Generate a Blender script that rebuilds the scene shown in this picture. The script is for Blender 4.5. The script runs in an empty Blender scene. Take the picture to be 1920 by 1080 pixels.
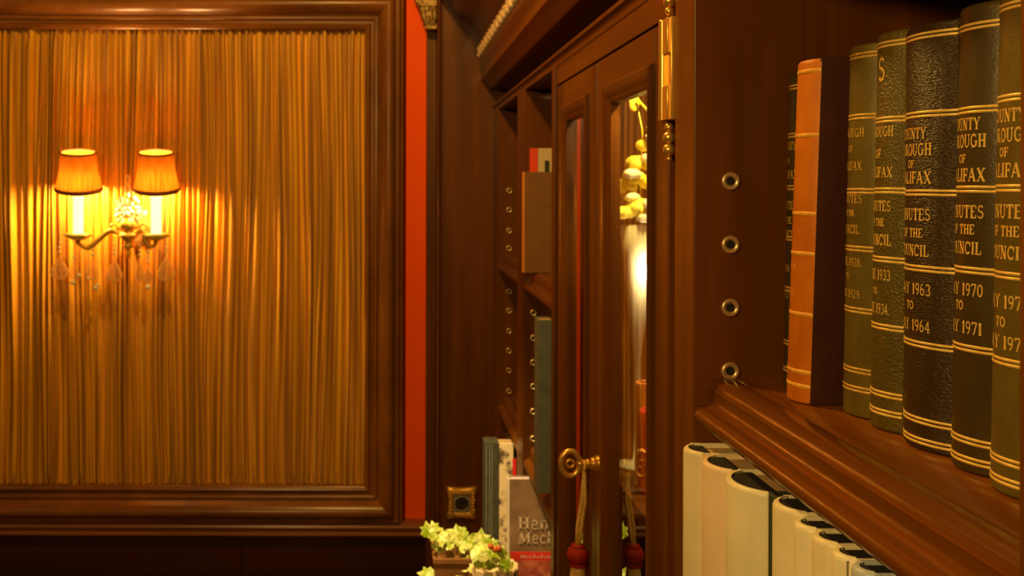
import bpy, math, random
from math import sin, cos, pi, radians, sqrt, atan2
S = bpy.context.scene
COL = S.collection
ZE = 1.62            # eye height; all z below are relative to the eye
F, VX, VY = 1800.0, 735.0, 352.0
# ------------------------------------------------------------------ camera
cd = bpy.data.cameras.new('camera'); cam = bpy.data.objects.new('camera', cd); COL.objects.link(cam)
cam.location = (0, 0, ZE); cam.rotation_euler = (pi/2, radians(-0.15), 0)
cd.sensor_width = 36; cd.lens = F/1920*36
cd.shift_x = (960-VX)/1920; cd.shift_y = -(540-VY)/1920
cd.clip_start = 0.02
cd.dof.use_dof = True; cd.dof.focus_distance = 0.70; cd.dof.aperture_fstop = 16.0
S.camera = cam
# ------------------------------------------------------------------ world, lights, exposure
w = bpy.data.worlds.new('world'); S.world = w; w.use_nodes = True
w.node_tree.nodes['Background'].inputs[0].default_value = (1, .55, .22, 1)
w.node_tree.nodes['Background'].inputs[1].default_value = 0.02
S.view_settings.view_transform = 'Standard'; S.view_settings.look = 'None'
S.view_settings.gamma = 1; S.view_settings.exposure = 0.9; S.view_settings.use_curve_mapping = False
def lamp(name, loc, energy, color, r):
    l = bpy.data.lights.new(name, 'POINT'); l.energy = energy; l.color = color; l.shadow_soft_size = r
    o = bpy.data.objects.new(name, l); o.location = (loc[0], loc[1], loc[2]+ZE); COL.objects.link(o); return o
WARM = (1, .63, .19)
lamp('ceiling_lamp', (-0.22, 1.45, 0.98), 25, (1, .58, .115), .05)
lamp('room_lamp', (-0.62, -0.30, 0.42), 26, WARM, .07)
lamp('left_fill_light', (-2.2, 0.1, 0.75), 2.5, WARM, .12)  # unseen light added as weak fill from the left
def spot(name, loc, target, energy, color, angle, r):
    l = bpy.data.lights.new(name, 'SPOT'); l.energy = energy; l.color = color; l.shadow_soft_size = r; l.spot_size = radians(angle); l.spot_blend = .6
    o = bpy.data.objects.new(name, l); o.location = (loc[0], loc[1], loc[2]+ZE); COL.objects.link(o)
    from mathutils import Vector
    o.rotation_euler = (Vector(target)-Vector(loc)).to_track_quat('-Z', 'Y').to_euler(); return o
spot('plant_spot', (-.25, 1.55, .80), (.18, 2.08, -.80), 75, (1, .72, .30), 20, .02)

# ------------------------------------------------------------------ materials
def nmat(name):
    m = bpy.data.materials.new(name); m.use_nodes = True
    return m, m.node_tree, m.node_tree.nodes['Principled BSDF']
def link(nt, a, b): nt.links.new(a, b)
def coords(nt, scale):
    tc = nt.nodes.new('ShaderNodeTexCoord'); mp = nt.nodes.new('ShaderNodeMapping')
    mp.inputs['Scale'].default_value = scale; link(nt, tc.outputs['Object'], mp.inputs['Vector']); return mp.outputs[0]
def noise(nt, vec, scale, detail=4, rough=.6, dist=0):
    n = nt.nodes.new('ShaderNodeTexNoise'); n.inputs['Scale'].default_value = scale
    n.inputs['Detail'].default_value = detail; n.inputs['Roughness'].default_value = rough
    n.inputs['Distortion'].default_value = dist; link(nt, vec, n.inputs['Vector']); return n.outputs[0]
def ramp(nt, fac, stops):
    r = nt.nodes.new('ShaderNodeValToRGB'); e = r.color_ramp.elements
    while len(e) < len(stops): e.new(.5)
    for k, (p, c) in enumerate(stops): e[k].position = p; e[k].color = (*c, 1)
    link(nt, fac, r.inputs[0]); return r.outputs[0]
def bump(nt, b, h, strength, dist=.001):
    n = nt.nodes.new('ShaderNodeBump'); n.inputs['Strength'].default_value = strength
    n.inputs['Distance'].default_value = dist; link(nt, h, n.inputs['Height']); link(nt, n.outputs[0], b.inputs['Normal'])
def plain(name, col, rough=.5, metal=0, em=None, ems=0, spec=.5, sheen=0):
    m, nt, b = nmat(name)
    b.inputs['Base Color'].default_value = (*col, 1); b.inputs['Roughness'].default_value = rough
    b.inputs['Metallic'].default_value = metal; b.inputs['Specular IOR Level'].default_value = spec
    b.inputs['Sheen Weight'].default_value = sheen
    if em: b.inputs['Emission Color'].default_value = (*em, 1); b.inputs['Emission Strength'].default_value = ems
    return m
def mottled(name, c1, c2, scale=30, rough=.5, metal=0, bmp=0, bscale=400, stretch=(1, 1, 1), lo=.3, hi=.7, spec=.5):
    m, nt, b = nmat(name); v = coords(nt, stretch)
    link(nt, ramp(nt, noise(nt, v, scale), [(lo, c1), (hi, c2)]), b.inputs['Base Color'])
    b.inputs['Roughness'].default_value = rough; b.inputs['Metallic'].default_value = metal
    b.inputs['Specular IOR Level'].default_value = spec
    if bmp: bump(nt, b, noise(nt, v, bscale, 3), bmp)
    return m
def wood(name, stretch, c1=(.070, .019, .0008), c2=(.180, .054, .0018), rough=.36):
    m, nt, b = nmat(name); v = coords(nt, stretch)
    n1 = noise(nt, v, 14, 6, .65, .4)
    link(nt, ramp(nt, n1, [(.30, c1), (.52, tuple((a+d)/2 for a, d in zip(c1, c2))), (.72, c2)]), b.inputs['Base Color'])
    b.inputs['Roughness'].default_value = rough; b.inputs['Coat Weight'].default_value = .12; b.inputs['Specular IOR Level'].default_value = .28; b.inputs['Coat Roughness'].default_value = .22
    bump(nt, b, n1, .12, .0006); return m
WZ = wood('mahogany_upright', (1, 1, .06)); WY = wood('mahogany_lengthwise', (1, .06, 1)); WX = wood('mahogany_across', (.06, 1, 1))
SHW = wood('mahogany_shelf', (1, .06, 1), (.085, .024, .001), (.235, .070, .004), .20)
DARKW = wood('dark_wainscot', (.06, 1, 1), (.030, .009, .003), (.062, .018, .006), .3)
def leather(name, c1, c2, kind='pebble', strength=.5, rough=.38):
    m, nt, b = nmat(name)
    st = (1, 1, 1) if kind == 'pebble' else (1, 1, 2.8)
    v = coords(nt, st)
    link(nt, ramp(nt, noise(nt, coords(nt, (1, 1, .5)), 22, 5), [(.35, c1), (.70, c2)]), b.inputs['Base Color'])
    vo = nt.nodes.new('ShaderNodeTexVoronoi'); vo.inputs['Scale'].default_value = 620 if kind == 'pebble' else 420; link(nt, v, vo.inputs['Vector'])
    n2 = noise(nt, v, 300, 4, .6, 1.0)
    mx = nt.nodes.new('ShaderNodeMath'); mx.operation = 'ADD'; link(nt, vo.outputs['Distance'], mx.inputs[0]); link(nt, n2, mx.inputs[1])
    bump(nt, b, mx.outputs[0], strength, .0007); b.inputs['Roughness'].default_value = rough; b.inputs['Specular IOR Level'].default_value = .42
    return m
L_OLIVE = leather('olive_leather', (.085, .058, .006), (.19, .135, .020), 'pebble', .18, .42)
L_GRAIN = leather('grained_olive_leather', (.090, .064, .008), (.15, .108, .016), 'pebble', .95, .38)
L_BLACK = leather('grained_black_leather', (.034, .019, .004), (.060, .034, .008), 'wrinkle', .85, .36)
L_DARK = leather('dark_leather', (.042, .027, .005), (.080, .052, .010), 'pebble', .18, .42)
L_TAN = leather('tan_leather', (.50, .125, .001), (.74, .215, .004), 'pebble', .2, .5)
L_BROWN = leather('brown_board', (.045, .012, .005), (.07, .02, .008), 'pebble', .3, .5)
GILT = mottled('gilt', (.85, .50, .08), (1, .72, .20), 300, .38, .25)
GILT_WORN = mottled('worn_gilt', (.50, .28, .04), (.90, .56, .12), 260, .42, .2)
PAGES = mottled('page_edges', (.42, .28, .13), (.60, .43, .22), 60, .8, stretch=(1, 40, 1))
INSIDE = plain('painted_hollow_shade', (.012, .008, .005), .9)  # near-black painted in for the shade inside hollow books
JACK = [mottled('ivory_jacket', (.74, .64, .38), (.84, .74, .48), 30, .42, bmp=.1, bscale=60),
        mottled('cream_jacket', (.80, .60, .38), (.88, .68, .44), 30, .45, bmp=.1, bscale=60),
        mottled('grey_cream_jacket', (.76, .69, .45), (.86, .78, .52), 30, .42, bmp=.1, bscale=60)]
JBLUE = mottled('pale_blue_jacket', (.40, .44, .46), (.52, .55, .56), 30, .4)
DGREEN = plain('dark_green_cloth', (.02, .03, .012), .7)
BRASS = plain('brass', (.88, .52, .11), .30, .75)
BRASS_RING = plain('polished_ring_brass', (.85, .62, .30), .32, .75)
BRASS_OLD = mottled('aged_brass', (.50, .26, .04), (.95, .56, .12), 60, .35, .6)
SCBRASS = mottled('gilded_sconce_metal', (.60, .30, .03), (.98, .62, .09), 90, .32, .35)
GOLDPAINT = mottled('old_gilding', (.16, .085, .02), (.50, .32, .12), 80, .45, .35, bmp=.6, bscale=120)
CREAMGILT = mottled('pale_gilding', (.60, .40, .20), (.95, .75, .48), 90, .35, .1)
RED = mottled('red_wall_paint', (.93, .095, .001), (.97, .105, .002), 8, .6, bmp=.05, spec=.15)
PLASTER = plain('room_plaster', (.09, .04, .013), .8)
FLOORM = wood('floor_boards', (1, .06, 1), (.05, .02, .008), (.10, .04, .015), .4)
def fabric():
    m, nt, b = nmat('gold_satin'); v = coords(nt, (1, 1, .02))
    link(nt, ramp(nt, noise(nt, v, 60, 1), [(.34, (.36, .150, .003)), (.60, (.74, .36, .008))]), b.inputs['Base Color'])  # vertical colour streaks add to the dark crease shade between pleats
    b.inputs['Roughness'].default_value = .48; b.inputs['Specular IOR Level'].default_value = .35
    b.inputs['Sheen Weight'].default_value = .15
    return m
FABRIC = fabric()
def shade_mat():
    m = bpy.data.materials.new('pleated_shade_silk'); m.use_nodes = True; nt = m.node_tree; nt.nodes.clear()
    o = nt.nodes.new('ShaderNodeOutputMaterial'); d = nt.nodes.new('ShaderNodeBsdfDiffuse'); t = nt.nodes.new('ShaderNodeBsdfTranslucent')
    v = coords(nt, (1, 1, .05)); c = ramp(nt, noise(nt, v, 240, 3), [(.36, (.34, .075, .003)), (.6, (.78, .20, .010))])
    d.inputs[0].default_value = (.50, .17, .018, 1); link(nt, c, t.inputs[0])
    mx = nt.nodes.new('ShaderNodeMixShader'); mx.inputs[0].default_value = .032
    link(nt, d.outputs[0], mx.inputs[1]); link(nt, t.outputs[0], mx.inputs[2]); link(nt, mx.outputs[0], o.inputs[0]); return m
SHADE = shade_mat()
SHADETRIM = plain('brown_shade_trim', (.16, .05, .012), .7)
BULB = plain('glowing_bulb', (1, .8, .5), .4, em=(1, .62, .22), ems=750)
def candle_mat():
    m, nt, b = nmat('candle_sleeve'); b.inputs['Base Color'].default_value = (.9, .78, .5, 1); b.inputs['Roughness'].default_value = .4
    b.inputs['Emission Color'].default_value = (1, .72, .28, 1); b.inputs['Emission Strength'].default_value = 1.3; return m  # emission painted on the sleeve in place of light from the bulb
CANDLE = candle_mat()
def clear_glass(name, ior, tint=(1, 1, 1), rough=0.0):
    m = bpy.data.materials.new(name); m.use_nodes = True; nt = m.node_tree; nt.nodes.clear()
    o = nt.nodes.new('ShaderNodeOutputMaterial'); t = nt.nodes.new('ShaderNodeBsdfTransparent'); g = nt.nodes.new('ShaderNodeBsdfGlossy')
    t.inputs[0].default_value = (*tint, 1); g.inputs['Roughness'].default_value = rough
    lw = nt.nodes.new('ShaderNodeLayerWeight'); lw.inputs[0].default_value = .5
    pw = nt.nodes.new('ShaderNodeMath'); pw.operation = 'POWER'; link(nt, lw.outputs['Facing'], pw.inputs[0]); pw.inputs[1].default_value = 2.3
    fr = nt.nodes.new('ShaderNodeMath'); fr.operation = 'MULTIPLY_ADD'; link(nt, pw.outputs[0], fr.inputs[0]); fr.inputs[1].default_value = .90; fr.inputs[2].default_value = .10
    mx = nt.nodes.new('ShaderNodeMixShader'); link(nt, fr.outputs[0], mx.inputs[0]); link(nt, t.outputs[0], mx.inputs[1]); link(nt, g.outputs[0], mx.inputs[2])
    link(nt, mx.outputs[0], o.inputs[0]); return m
PANE = clear_glass('window_glass', 1.9)
CRYSTAL = clear_glass('crystal_painted_rim', 1.5, (1, .93, .74), .04)
_n = CRYSTAL.node_tree; _g = [q for q in _n.nodes if q.type == 'BSDF_GLOSSY'][0]; _m = [q for q in _n.nodes if q.type == 'MIX_SHADER'][0]
_d = _n.nodes.new('ShaderNodeBsdfTranslucent'); _d.inputs[0].default_value = (1, .88, .55, 1)
_e = _n.nodes.new('ShaderNodeBsdfDiffuse'); _e.inputs[0].default_value = (1, .88, .55, 1)
_x = _n.nodes.new('ShaderNodeMixShader'); _n.links.new(_d.outputs[0], _x.inputs[1]); _n.links.new(_e.outputs[0], _x.inputs[2])
_y = _n.nodes.new('ShaderNodeMixShader'); _y.inputs[0].default_value = .3; _n.links.new(_x.outputs[0], _y.inputs[1]); _n.links.new(_g.outputs[0], _y.inputs[2])
_n.links.new(_y.outputs[0], _m.inputs[2]); [q for q in _n.nodes if q.type == 'MATH' and q.operation == 'POWER'][0].inputs[1].default_value = .55  # ivory rim mixed in by view angle stands in for bright edge reflections
_c, cnt, cb = nmat('crystal'); cb.inputs['Transmission Weight'].default_value = 1.0; cb.inputs['IOR'].default_value = 1.5; cb.inputs['Roughness'].default_value = .02
cb.inputs['Base Color'].default_value = (1, .86, .52, 1)
VASEG = plain('frosted_glass', (.95, .85, .55), .25); VASEG.node_tree.nodes['Principled BSDF'].inputs['Transmission Weight'].default_value = .35
LEAF = mottled('variegated_leaf', (.30, .42, .008), (.85, .85, .28), 45, .4, lo=.44, hi=.60)
STEM = plain('green_stem', (.25, .28, .05), .5)
PETALY = mottled('yellow_petal', (.85, .66, .02), (.98, .88, .14), 60, .5)
PETALW = plain('cream_petal', (.95, .88, .6), .5)
PLASTIC = plain('grey_socket', (.25, .22, .18), .4); SOCKIN = plain('dark_socket_well', (.03, .025, .02), .3)
TASSRED = plain('dark_red_cord', (.26, .012, .003), .7, spec=.2); TASSGOLD = mottled('gold_cord', (.45, .24, .04), (.72, .45, .10), 300, .5)

# ------------------------------------------------------------------ mesh building
class MB:
    def __init__(s): s.v = []; s.f = []; s.m = []; s.mi = 0
    def add(s, vs, fs):
        n = len(s.v); s.v += [tuple(p) for p in vs]; s.f += [tuple(i+n for i in f) for f in fs]; s.m += [s.mi]*len(fs); return s
    def box(s, x0, x1, y0, y1, z0, z1):
        v = [(x, y, z) for x in (x0, x1) for y in (y0, y1) for z in (z0, z1)]
        return s.add(v, [(0, 1, 3, 2), (4, 6, 7, 5), (0, 4, 5, 1), (2, 3, 7, 6), (0, 2, 6, 4), (1, 5, 7, 3)])
    def prism(s, prof, a, b, axis='y'):      # closed profile; axis y: (x,z); axis x: (y,z); axis z: (x,y)
        k = len(prof); P = {'y': lambda p, t: (p[0], t, p[1]), 'x': lambda p, t: (t, p[0], p[1]), 'z': lambda p, t: (p[0], p[1], t)}[axis]
        v = [P(p, a) for p in prof]+[P(p, b) for p in prof]
        return s.add(v, [(i, (i+1) % k, (i+1) % k+k, i+k) for i in range(k)]+[tuple(range(k))[::-1], tuple(range(k, 2*k))])
    def lathe(s, prof, c=(0, 0, 0), n=32, wob=None, tilt=(0, 0)):    # prof (r,z)
        vs = []
        for r, z in prof:
            for i in range(n):
                a = 2*pi*i/n; rr = r*(1+(wob(a, z) if wob else 0)); x, y, zz = rr*cos(a), rr*sin(a), z
                ty, tx = tilt
                y, zz = y*cos(ty)-zz*sin(ty), y*sin(ty)+zz*cos(ty)
                x, zz = x*cos(tx)-zz*sin(tx), x*sin(tx)+zz*cos(tx)
                vs.append((c[0]+x, c[1]+y, c[2]+zz))
        fs = [(j*n+i, j*n+(i+1) % n, (j+1)*n+(i+1) % n, (j+1)*n+i) for j in range(len(prof)-1) for i in range(n)]
        return s.add(vs, fs)
    def ball(s, c, r, n=14, sc=(1, 1, 1)):
        k = max(6, n//2); prof = [(max(1e-5, r*sin(pi*j/k)), -r*cos(pi*j/k)) for j in range(k+1)]
        vs = []; 
        for rr, z in prof:
            for i in range(n): vs.append((c[0]+rr*cos(2*pi*i/n)*sc[0], c[1]+rr*sin(2*pi*i/n)*sc[1], c[2]+z*sc[2]))
        return s.add(vs, [(j*n+i, j*n+(i+1) % n, (j+1)*n+(i+1) % n, (j+1)*n+i) for j in range(k) for i in range(n)])
    def tube(s, pts, rad, n=10, flat=1.0):
        R = rad if isinstance(rad, (list, tuple)) else [rad]*len(pts); vs = []
        for k, p in enumerate(pts):
            a = pts[max(0, k-1)]; b = pts[min(len(pts)-1, k+1)]
            d = [b[i]-a[i] for i in range(3)]; L = sqrt(sum(q*q for q in d)) or 1; d = [q/L for q in d]
            up = (0, 1, 0) if abs(d[1]) < .9 else (1, 0, 0)
            u = (d[1]*up[2]-d[2]*up[1], d[2]*up[0]-d[0]*up[2], d[0]*up[1]-d[1]*up[0]); l = sqrt(sum(q*q for q in u)) or 1; u = [q/l for q in u]
            w_ = (d[1]*u[2]-d[2]*u[1], d[2]*u[0]-d[0]*u[2], d[0]*u[1]-d[1]*u[0])
            for i in range(n):
                t = 2*pi*i/n; vs.append(tuple(p[q]+R[k]*(cos(t)*u[q]+flat*sin(t)*w_[q]) for q in range(3)))
        m = len(pts)
        fs = [(j*n+i, j*n+(i+1) % n, (j+1)*n+(i+1) % n, (j+1)*n+i) for j in range(m-1) for i in range(n)]
        return s.add(vs, fs+[tuple(range(n))[::-1], tuple(range((m-1)*n, m*n))])
    def torus(s, c, R, r, axis='y', n=28, k=10):
        pts = []
        vs = []
        for i in range(n):
            a = 2*pi*i/n
            for j in range(k):
                b = 2*pi*j/k; q = R+r*cos(b); h = r*sin(b); p = (q*cos(a), q*sin(a), h)
                p = {'z': p, 'y': (p[0], p[2], p[1]), 'x': (p[2], p[0], p[1])}[axis]
                vs.append((c[0]+p[0], c[1]+p[1], c[2]+p[2]))
        return s.add(vs, [(i*k+j, ((i+1) % n)*k+j, ((i+1) % n)*k+(j+1) % k, i*k+(j+1) % k) for i in range(n) for j in range(k)])
ORG = {}
def world_org(p): return ORG.get(p.name, (0, 0, 0)) if p else (0, 0, 0)
def obj(name, mb, mat, parent=None, smooth=False, bevel=0, origin=None):
    if parent is not None: o0 = world_org(parent)
    elif origin is not None: o0 = origin
    else:
        xs = [p[0] for p in mb.v]; ys = [p[1] for p in mb.v]; zs = [p[2] for p in mb.v]
        o0 = ((min(xs)+max(xs))/2, (min(ys)+max(ys))/2, min(zs))
    me = bpy.data.meshes.new(name); me.from_pydata([(p[0]-o0[0], p[1]-o0[1], p[2]-o0[2]) for p in mb.v], [], mb.f); me.update()
    mats = mat if isinstance(mat, (list, tuple)) else [mat]
    for q in mats: me.materials.append(q)
    if len(mats) > 1: me.polygons.foreach_set('material_index', mb.m)
    import bmesh
    bm = bmesh.new(); bm.from_mesh(me); bmesh.ops.recalc_face_normals(bm, faces=bm.faces)
    if smooth:
        for f in bm.faces: f.smooth = True
        if smooth != 'all':
            for e in bm.edges:
                if len(e.link_faces) == 2 and e.calc_face_angle(0) > radians(38): e.smooth = False
    bm.to_mesh(me); bm.free()
    o = bpy.data.objects.new(name, me); COL.objects.link(o)
    if parent is None: o.location = (o0[0], o0[1], o0[2]+ZE)
    else: o.parent = parent
    ORG[o.name] = o0
    if bevel:
        md = o.modifiers.new('bevel', 'BEVEL'); md.width = bevel; md.segments = 2; md.limit_method = 'ANGLE'
    return o
def thing(name, label, cat, loc, group=None):
    o = bpy.data.objects.new(name, None); COL.objects.link(o); o.empty_display_size = .02
    o.location = (loc[0], loc[1], loc[2]+ZE); o['label'] = label; o['category'] = cat
    if group: o['group'] = group
    ORG[o.name] = loc; return o
def tag(o, label, cat, group=None):
    o['label'] = label; o['category'] = cat
    if group: o['group'] = group
    return o
def struct(name, mb, mat, **k):
    o = obj(name, mb, mat, **k); o['kind'] = 'structure'; return o
def P(px, py, d): return ((px-VX)/F*d, d, (VY-py)/F*d)

# ------------------------------------------------------------------ lettering (slab-serif strokes)
TK, TN, SF = .21, .10, .09
def arcp(cx, cy, rx, ry, a0, a1, n=10): return [(cx+rx*cos(radians(a0+(a1-a0)*i/n)), cy+ry*sin(radians(a0+(a1-a0)*i/n))) for i in range(n+1)]
def stem(x, y0=0, y1=1, sb=1, st=1, t=TK, wd=.17):
    r = [([(x, y0), (x, y1)], t)]
    if sb: r.append(([(x-wd, y0+SF/2), (x+wd, y0+SF/2)], SF))
    if st: r.append(([(x-wd, y1-SF/2), (x+wd, y1-SF/2)], SF))
    return r
def glyph(c):
    M = (TK+TN)/2
    if c == 'A': return [([(.08, 0), (.42, 1)], TN), ([(.42, 1), (.76, 0)], TK), ([(.2, .33), (.64, .33)], TN), ([(0, SF/2), (.22, SF/2)], SF), ([(.6, SF/2), (.92, SF/2)], SF)], .92
    if c == 'B': return stem(.17)+[([(.17, .96)]+arcp(.4, .75, .22, .21, 90, -90)+[(.17, .52)], .11), ([(.17, .52)]+arcp(.42, .28, .26, .24, 90, -90)+[(.17, .04)], .12)], .74
    if c == 'C': return [(arcp(.42, .5, .34, .46, 40, 320, 16), M), ([(.72, .62), (.72, .95)], TN)], .8
    if c == 'E': return stem(.17)+[([(.17, .96), (.62, .96), (.62, .74)], TN), ([(.17, .52), (.5, .52)], TN), ([(.17, .04), (.64, .04), (.64, .28)], TN)], .7
    if c == 'F': return stem(.17)+[([(.17, .96), (.62, .96), (.62, .72)], TN), ([(.17, .5), (.5, .5)], TN), ([(.5, .4), (.5, .62)], TN)], .68
    if c == 'G': return [(arcp(.42, .5, .34, .46, 40, 345, 16), M), ([(.72, .45), (.72, .08)], TK*.8), ([(.52, .45), (.88, .45)], SF)], .88
    if c == 'H': return stem(.17)+stem(.67)+[([(.17, .5), (.67, .5)], TN)], .84
    if c == 'I': return stem(.2), .4
    if c == 'J': return stem(.4, .2, 1, 0, 1)+[([(.4, .25)]+arcp(.24, .2, .16, .18, 0, -180, 8), .12)], .56
    if c == 'L': return stem(.17)+[([(.17, .04), (.62, .04), (.62, .32)], TN)], .68
    if c == 'M': return stem(.15, t=TN)+stem(.83)+[([(.15, 1), (.48, .1)], TK), ([(.48, .1), (.83, 1)], TN)], 1.0
    if c == 'N': return stem(.15, t=TN)+stem(.72, sb=0, t=TN)+[([(.15, 1), (.72, 0)], TK)], .88
    if c == 'O': return [(arcp(.42, .5, .33, .45, 0, 360, 22), M)], .84
    if c == 'P': return stem(.17)+[([(.17, .96)]+arcp(.42, .73, .24, .23, 90, -90)+[(.17, .5)], .11)], .7
    if c == 'R': return stem(.17)+[([(.17, .96)]+arcp(.42, .75, .22, .21, 90, -90)+[(.17, .52)], .11), ([(.4, .52), (.72, .02)], TK), ([(.6, SF/2), (.86, SF/2)], SF)], .84
    if c == 'S': return [(arcp(.34, .74, .23, .22, 25, 270, 10)+arcp(.34, .28, .25, .24, 90, -155, 10), .12)], .68
    if c == 'T': return stem(.38, st=0)+[([(.05, .72), (.05, .96), (.71, .96), (.71, .72)], TN)], .76
    if c == 'U': return stem(.17, .3, 1, 0, 1)+stem(.7, .3, 1, 0, 1, TN)+[([(.17, .35)]+arcp(.435, .32, .265, .28, 180, 360, 10), .12)], .88
    if c == 'V': return [([(.08, 1), (.42, 0)], TK), ([(.42, 0), (.76, 1)], TN), ([(0, .965), (.24, .965)], SF), ([(.6, .965), (.9, .965)], SF)], .88
    if c == 'X': return [([(.1, 1), (.7, 0)], TK), ([(.7, 1), (.1, 0)], TN), ([(0, SF/2), (.24, SF/2)], SF), ([(.56, SF/2), (.84, SF/2)], SF), ([(0, .965), (.26, .965)], SF), ([(.56, .965), (.82, .965)], SF)], .84
    if c == 'Y': return stem(.4, 0, .5, 1, 0)+[([(.08, 1), (.4, .45)], TK*.9), ([(.4, .45), (.72, 1)], TN), ([(0, .965), (.22, .965)], SF), ([(.58, .965), (.84, .965)], SF)], .84
    if c == '0': return [(arcp(.3, .5, .22, .45, 0, 360, 20), .13)], .6
    if c == '1': return stem(.22, wd=.14, st=0)+[([(.22, .98), (.06, .82)], TN)], .42
    if c == '2': return [(arcp(.3, .72, .22, .24, 160, -40, 10)+[(.08, .05), (.54, .05), (.54, .2)], .11)], .62
    if c == '3': return [(arcp(.28, .74, .22, .22, 150, -80, 10)+arcp(.28, .27, .25, .24, 80, -150, 10), .12)], .6
    if c == '4': return [([(.4, 0), (.4, 1), (.05, .3), (.6, .3)], .10), ([(.26, SF/2), (.56, SF/2)], SF)], .64
    if c == '6': return [(arcp(.3, .3, .22, .26, 0, 360, 16), .12), (arcp(.42, .42, .34, .55, 175, 100, 8), .11)], .62
    if c == '7': return [([(.06, .78), (.06, .95), (.54, .95), (.24, 0)], .12)], .58
    if c == '8': return [(arcp(.3, .75, .18, .21, 0, 360, 14), .11), (arcp(.3, .27, .22, .24, 0, 360, 16), .12)], .6
    if c == '9': return [(arcp(.3, .7, .22, .26, 0, 360, 16), .12), (arcp(.18, .58, .34, .55, -5, -80, 8), .11)], .62
    if c == '5': return [([(.52, .95), (.14, .95), (.12, .55)]+arcp(.28, .3, .25, .26, 100, -150, 10), .11)], .6
    if c == '.': return [([(.08, .0), (.08, .13)], .15)], .2
    if c == '&': return glyph('8')
    if c == 'a': return [(arcp(.26, .2, .18, .19, 0, 360, 12), .1), (arcp(.28, .5, .17, .17, 160, 0, 6)+[(.45, .08), (.55, .03)], .12)], .58
    if c == 'n': return stem(.14, 0, .66, 1, 0, wd=.13)+stem(.52, 0, .45, 1, 0, wd=.13)+[([(.02, .64), (.14, .64)], SF), (arcp(.33, .42, .19, .22, 170, 0, 8), .11)], .68
    if c == 'e': return [([(.08, .36), (.5, .36)]+arcp(.29, .34, .21, .31, 0, 320, 14), .11)], .56
    if c == 'c': return [(arcp(.29, .34, .21, .31, 45, 315, 14), .12)], .54
    if c == 's': return [(arcp(.24, .5, .16, .15, 25, 270, 8)+arcp(.24, .19, .18, .16, 90, -155, 8), .1)], .48
    if c == 'h': return stem(.14, 0, 1, 1, 0, wd=.13)+stem(.52, 0, .45, 1, 0, wd=.13)+[(arcp(.33, .42, .19, .22, 170, 0, 8), .11)], .68
    if c == 'l': return stem(.16, 0, 1, 1, 0, wd=.13), .34
    return [], .4
def text2d(txt, h, width, cx, cy, bold=1.0):
    """list of quads in (u,v); text centred on (cx,cy)"""
    x = 0; strokes = []
    for ch in txt:
        g, wd = glyph(ch)
        for pts, t in g: strokes.append(([(p[0]+x, p[1]) for p in pts], t*bold))
        x += wd+.08
    x -= .08; sx = width/x if width else h; quads = []
    for pts, t in strokes:
        dense = [pts[0]]
        for a, b in zip(pts, pts[1:]):
            k = 3 if abs(b[0]-a[0]) > .3 else 1
            for i in range(1, k+1): dense.append((a[0]+(b[0]-a[0])*i/k, a[1]+(b[1]-a[1])*i/k))
        for a, b in zip(dense, dense[1:]):
            dx, dy = b[0]-a[0], b[1]-a[1]; L = sqrt(dx*dx+dy*dy) or 1; nx, ny = -dy/L*t/2, dx/L*t/2
            q = [(a[0]+nx, a[1]+ny), (a[0]-nx, a[1]-ny), (b[0]-nx, b[1]-ny), (b[0]+nx, b[1]+ny)]
            quads.append([(cx+(u-x/2)*sx, cy+(v-.5)*h) for u, v in q])
    return quads

# ================================================================== SETTING
YW = 2.70                        # back wall
struct('floor', MB().box(-2.6, .64, -2.4, 2.75, -ZE-.05, -ZE), FLOORM)
struct('ceiling', MB().box(-2.6, .64, -2.4, 2.75, 1.25, 1.30), PLASTER)
struct('wall_back', MB().box(-2.6, .70, YW, YW+.05, -ZE, 1.25), RED)
struct('wall_left', MB().box(-2.65, -2.6, -2.4, 2.75, -ZE, 1.25), PLASTER)
struct('wall_front', MB().box(-2.6, .70, -2.45, -2.4, -ZE, 1.25), PLASTER)
struct('wall_right', MB().box(.64, .70, -2.4, 2.75, -ZE, 1.25), PLASTER)
# dado below the chair rail, one joint between two boards
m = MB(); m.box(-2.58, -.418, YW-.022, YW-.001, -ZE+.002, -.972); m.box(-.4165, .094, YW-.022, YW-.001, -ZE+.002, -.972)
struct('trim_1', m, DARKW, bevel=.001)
rail = [(YW-.001, -.978), (YW-.024, -.978), (YW-.030, -.975), (YW-.034, -.970), (YW-.043, -.967), (YW-.047, -.962), (YW-.046, -.956), (YW-.040, -.954), (YW-.036, -.951),
        (YW-.040, -.948), (YW-.046, -.945), (YW-.048, -.940), (YW-.046, -.935), (YW-.036, -.931), (YW-.020, -.930), (YW-.001, -.930)]
struct('trim_2', MB().prism(rail, -2.58, .094, 'x'), wood('rail_wood', (.06, 1, 1), (.17, .055, .012), (.34, .12, .03), .34), smooth=True)

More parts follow.
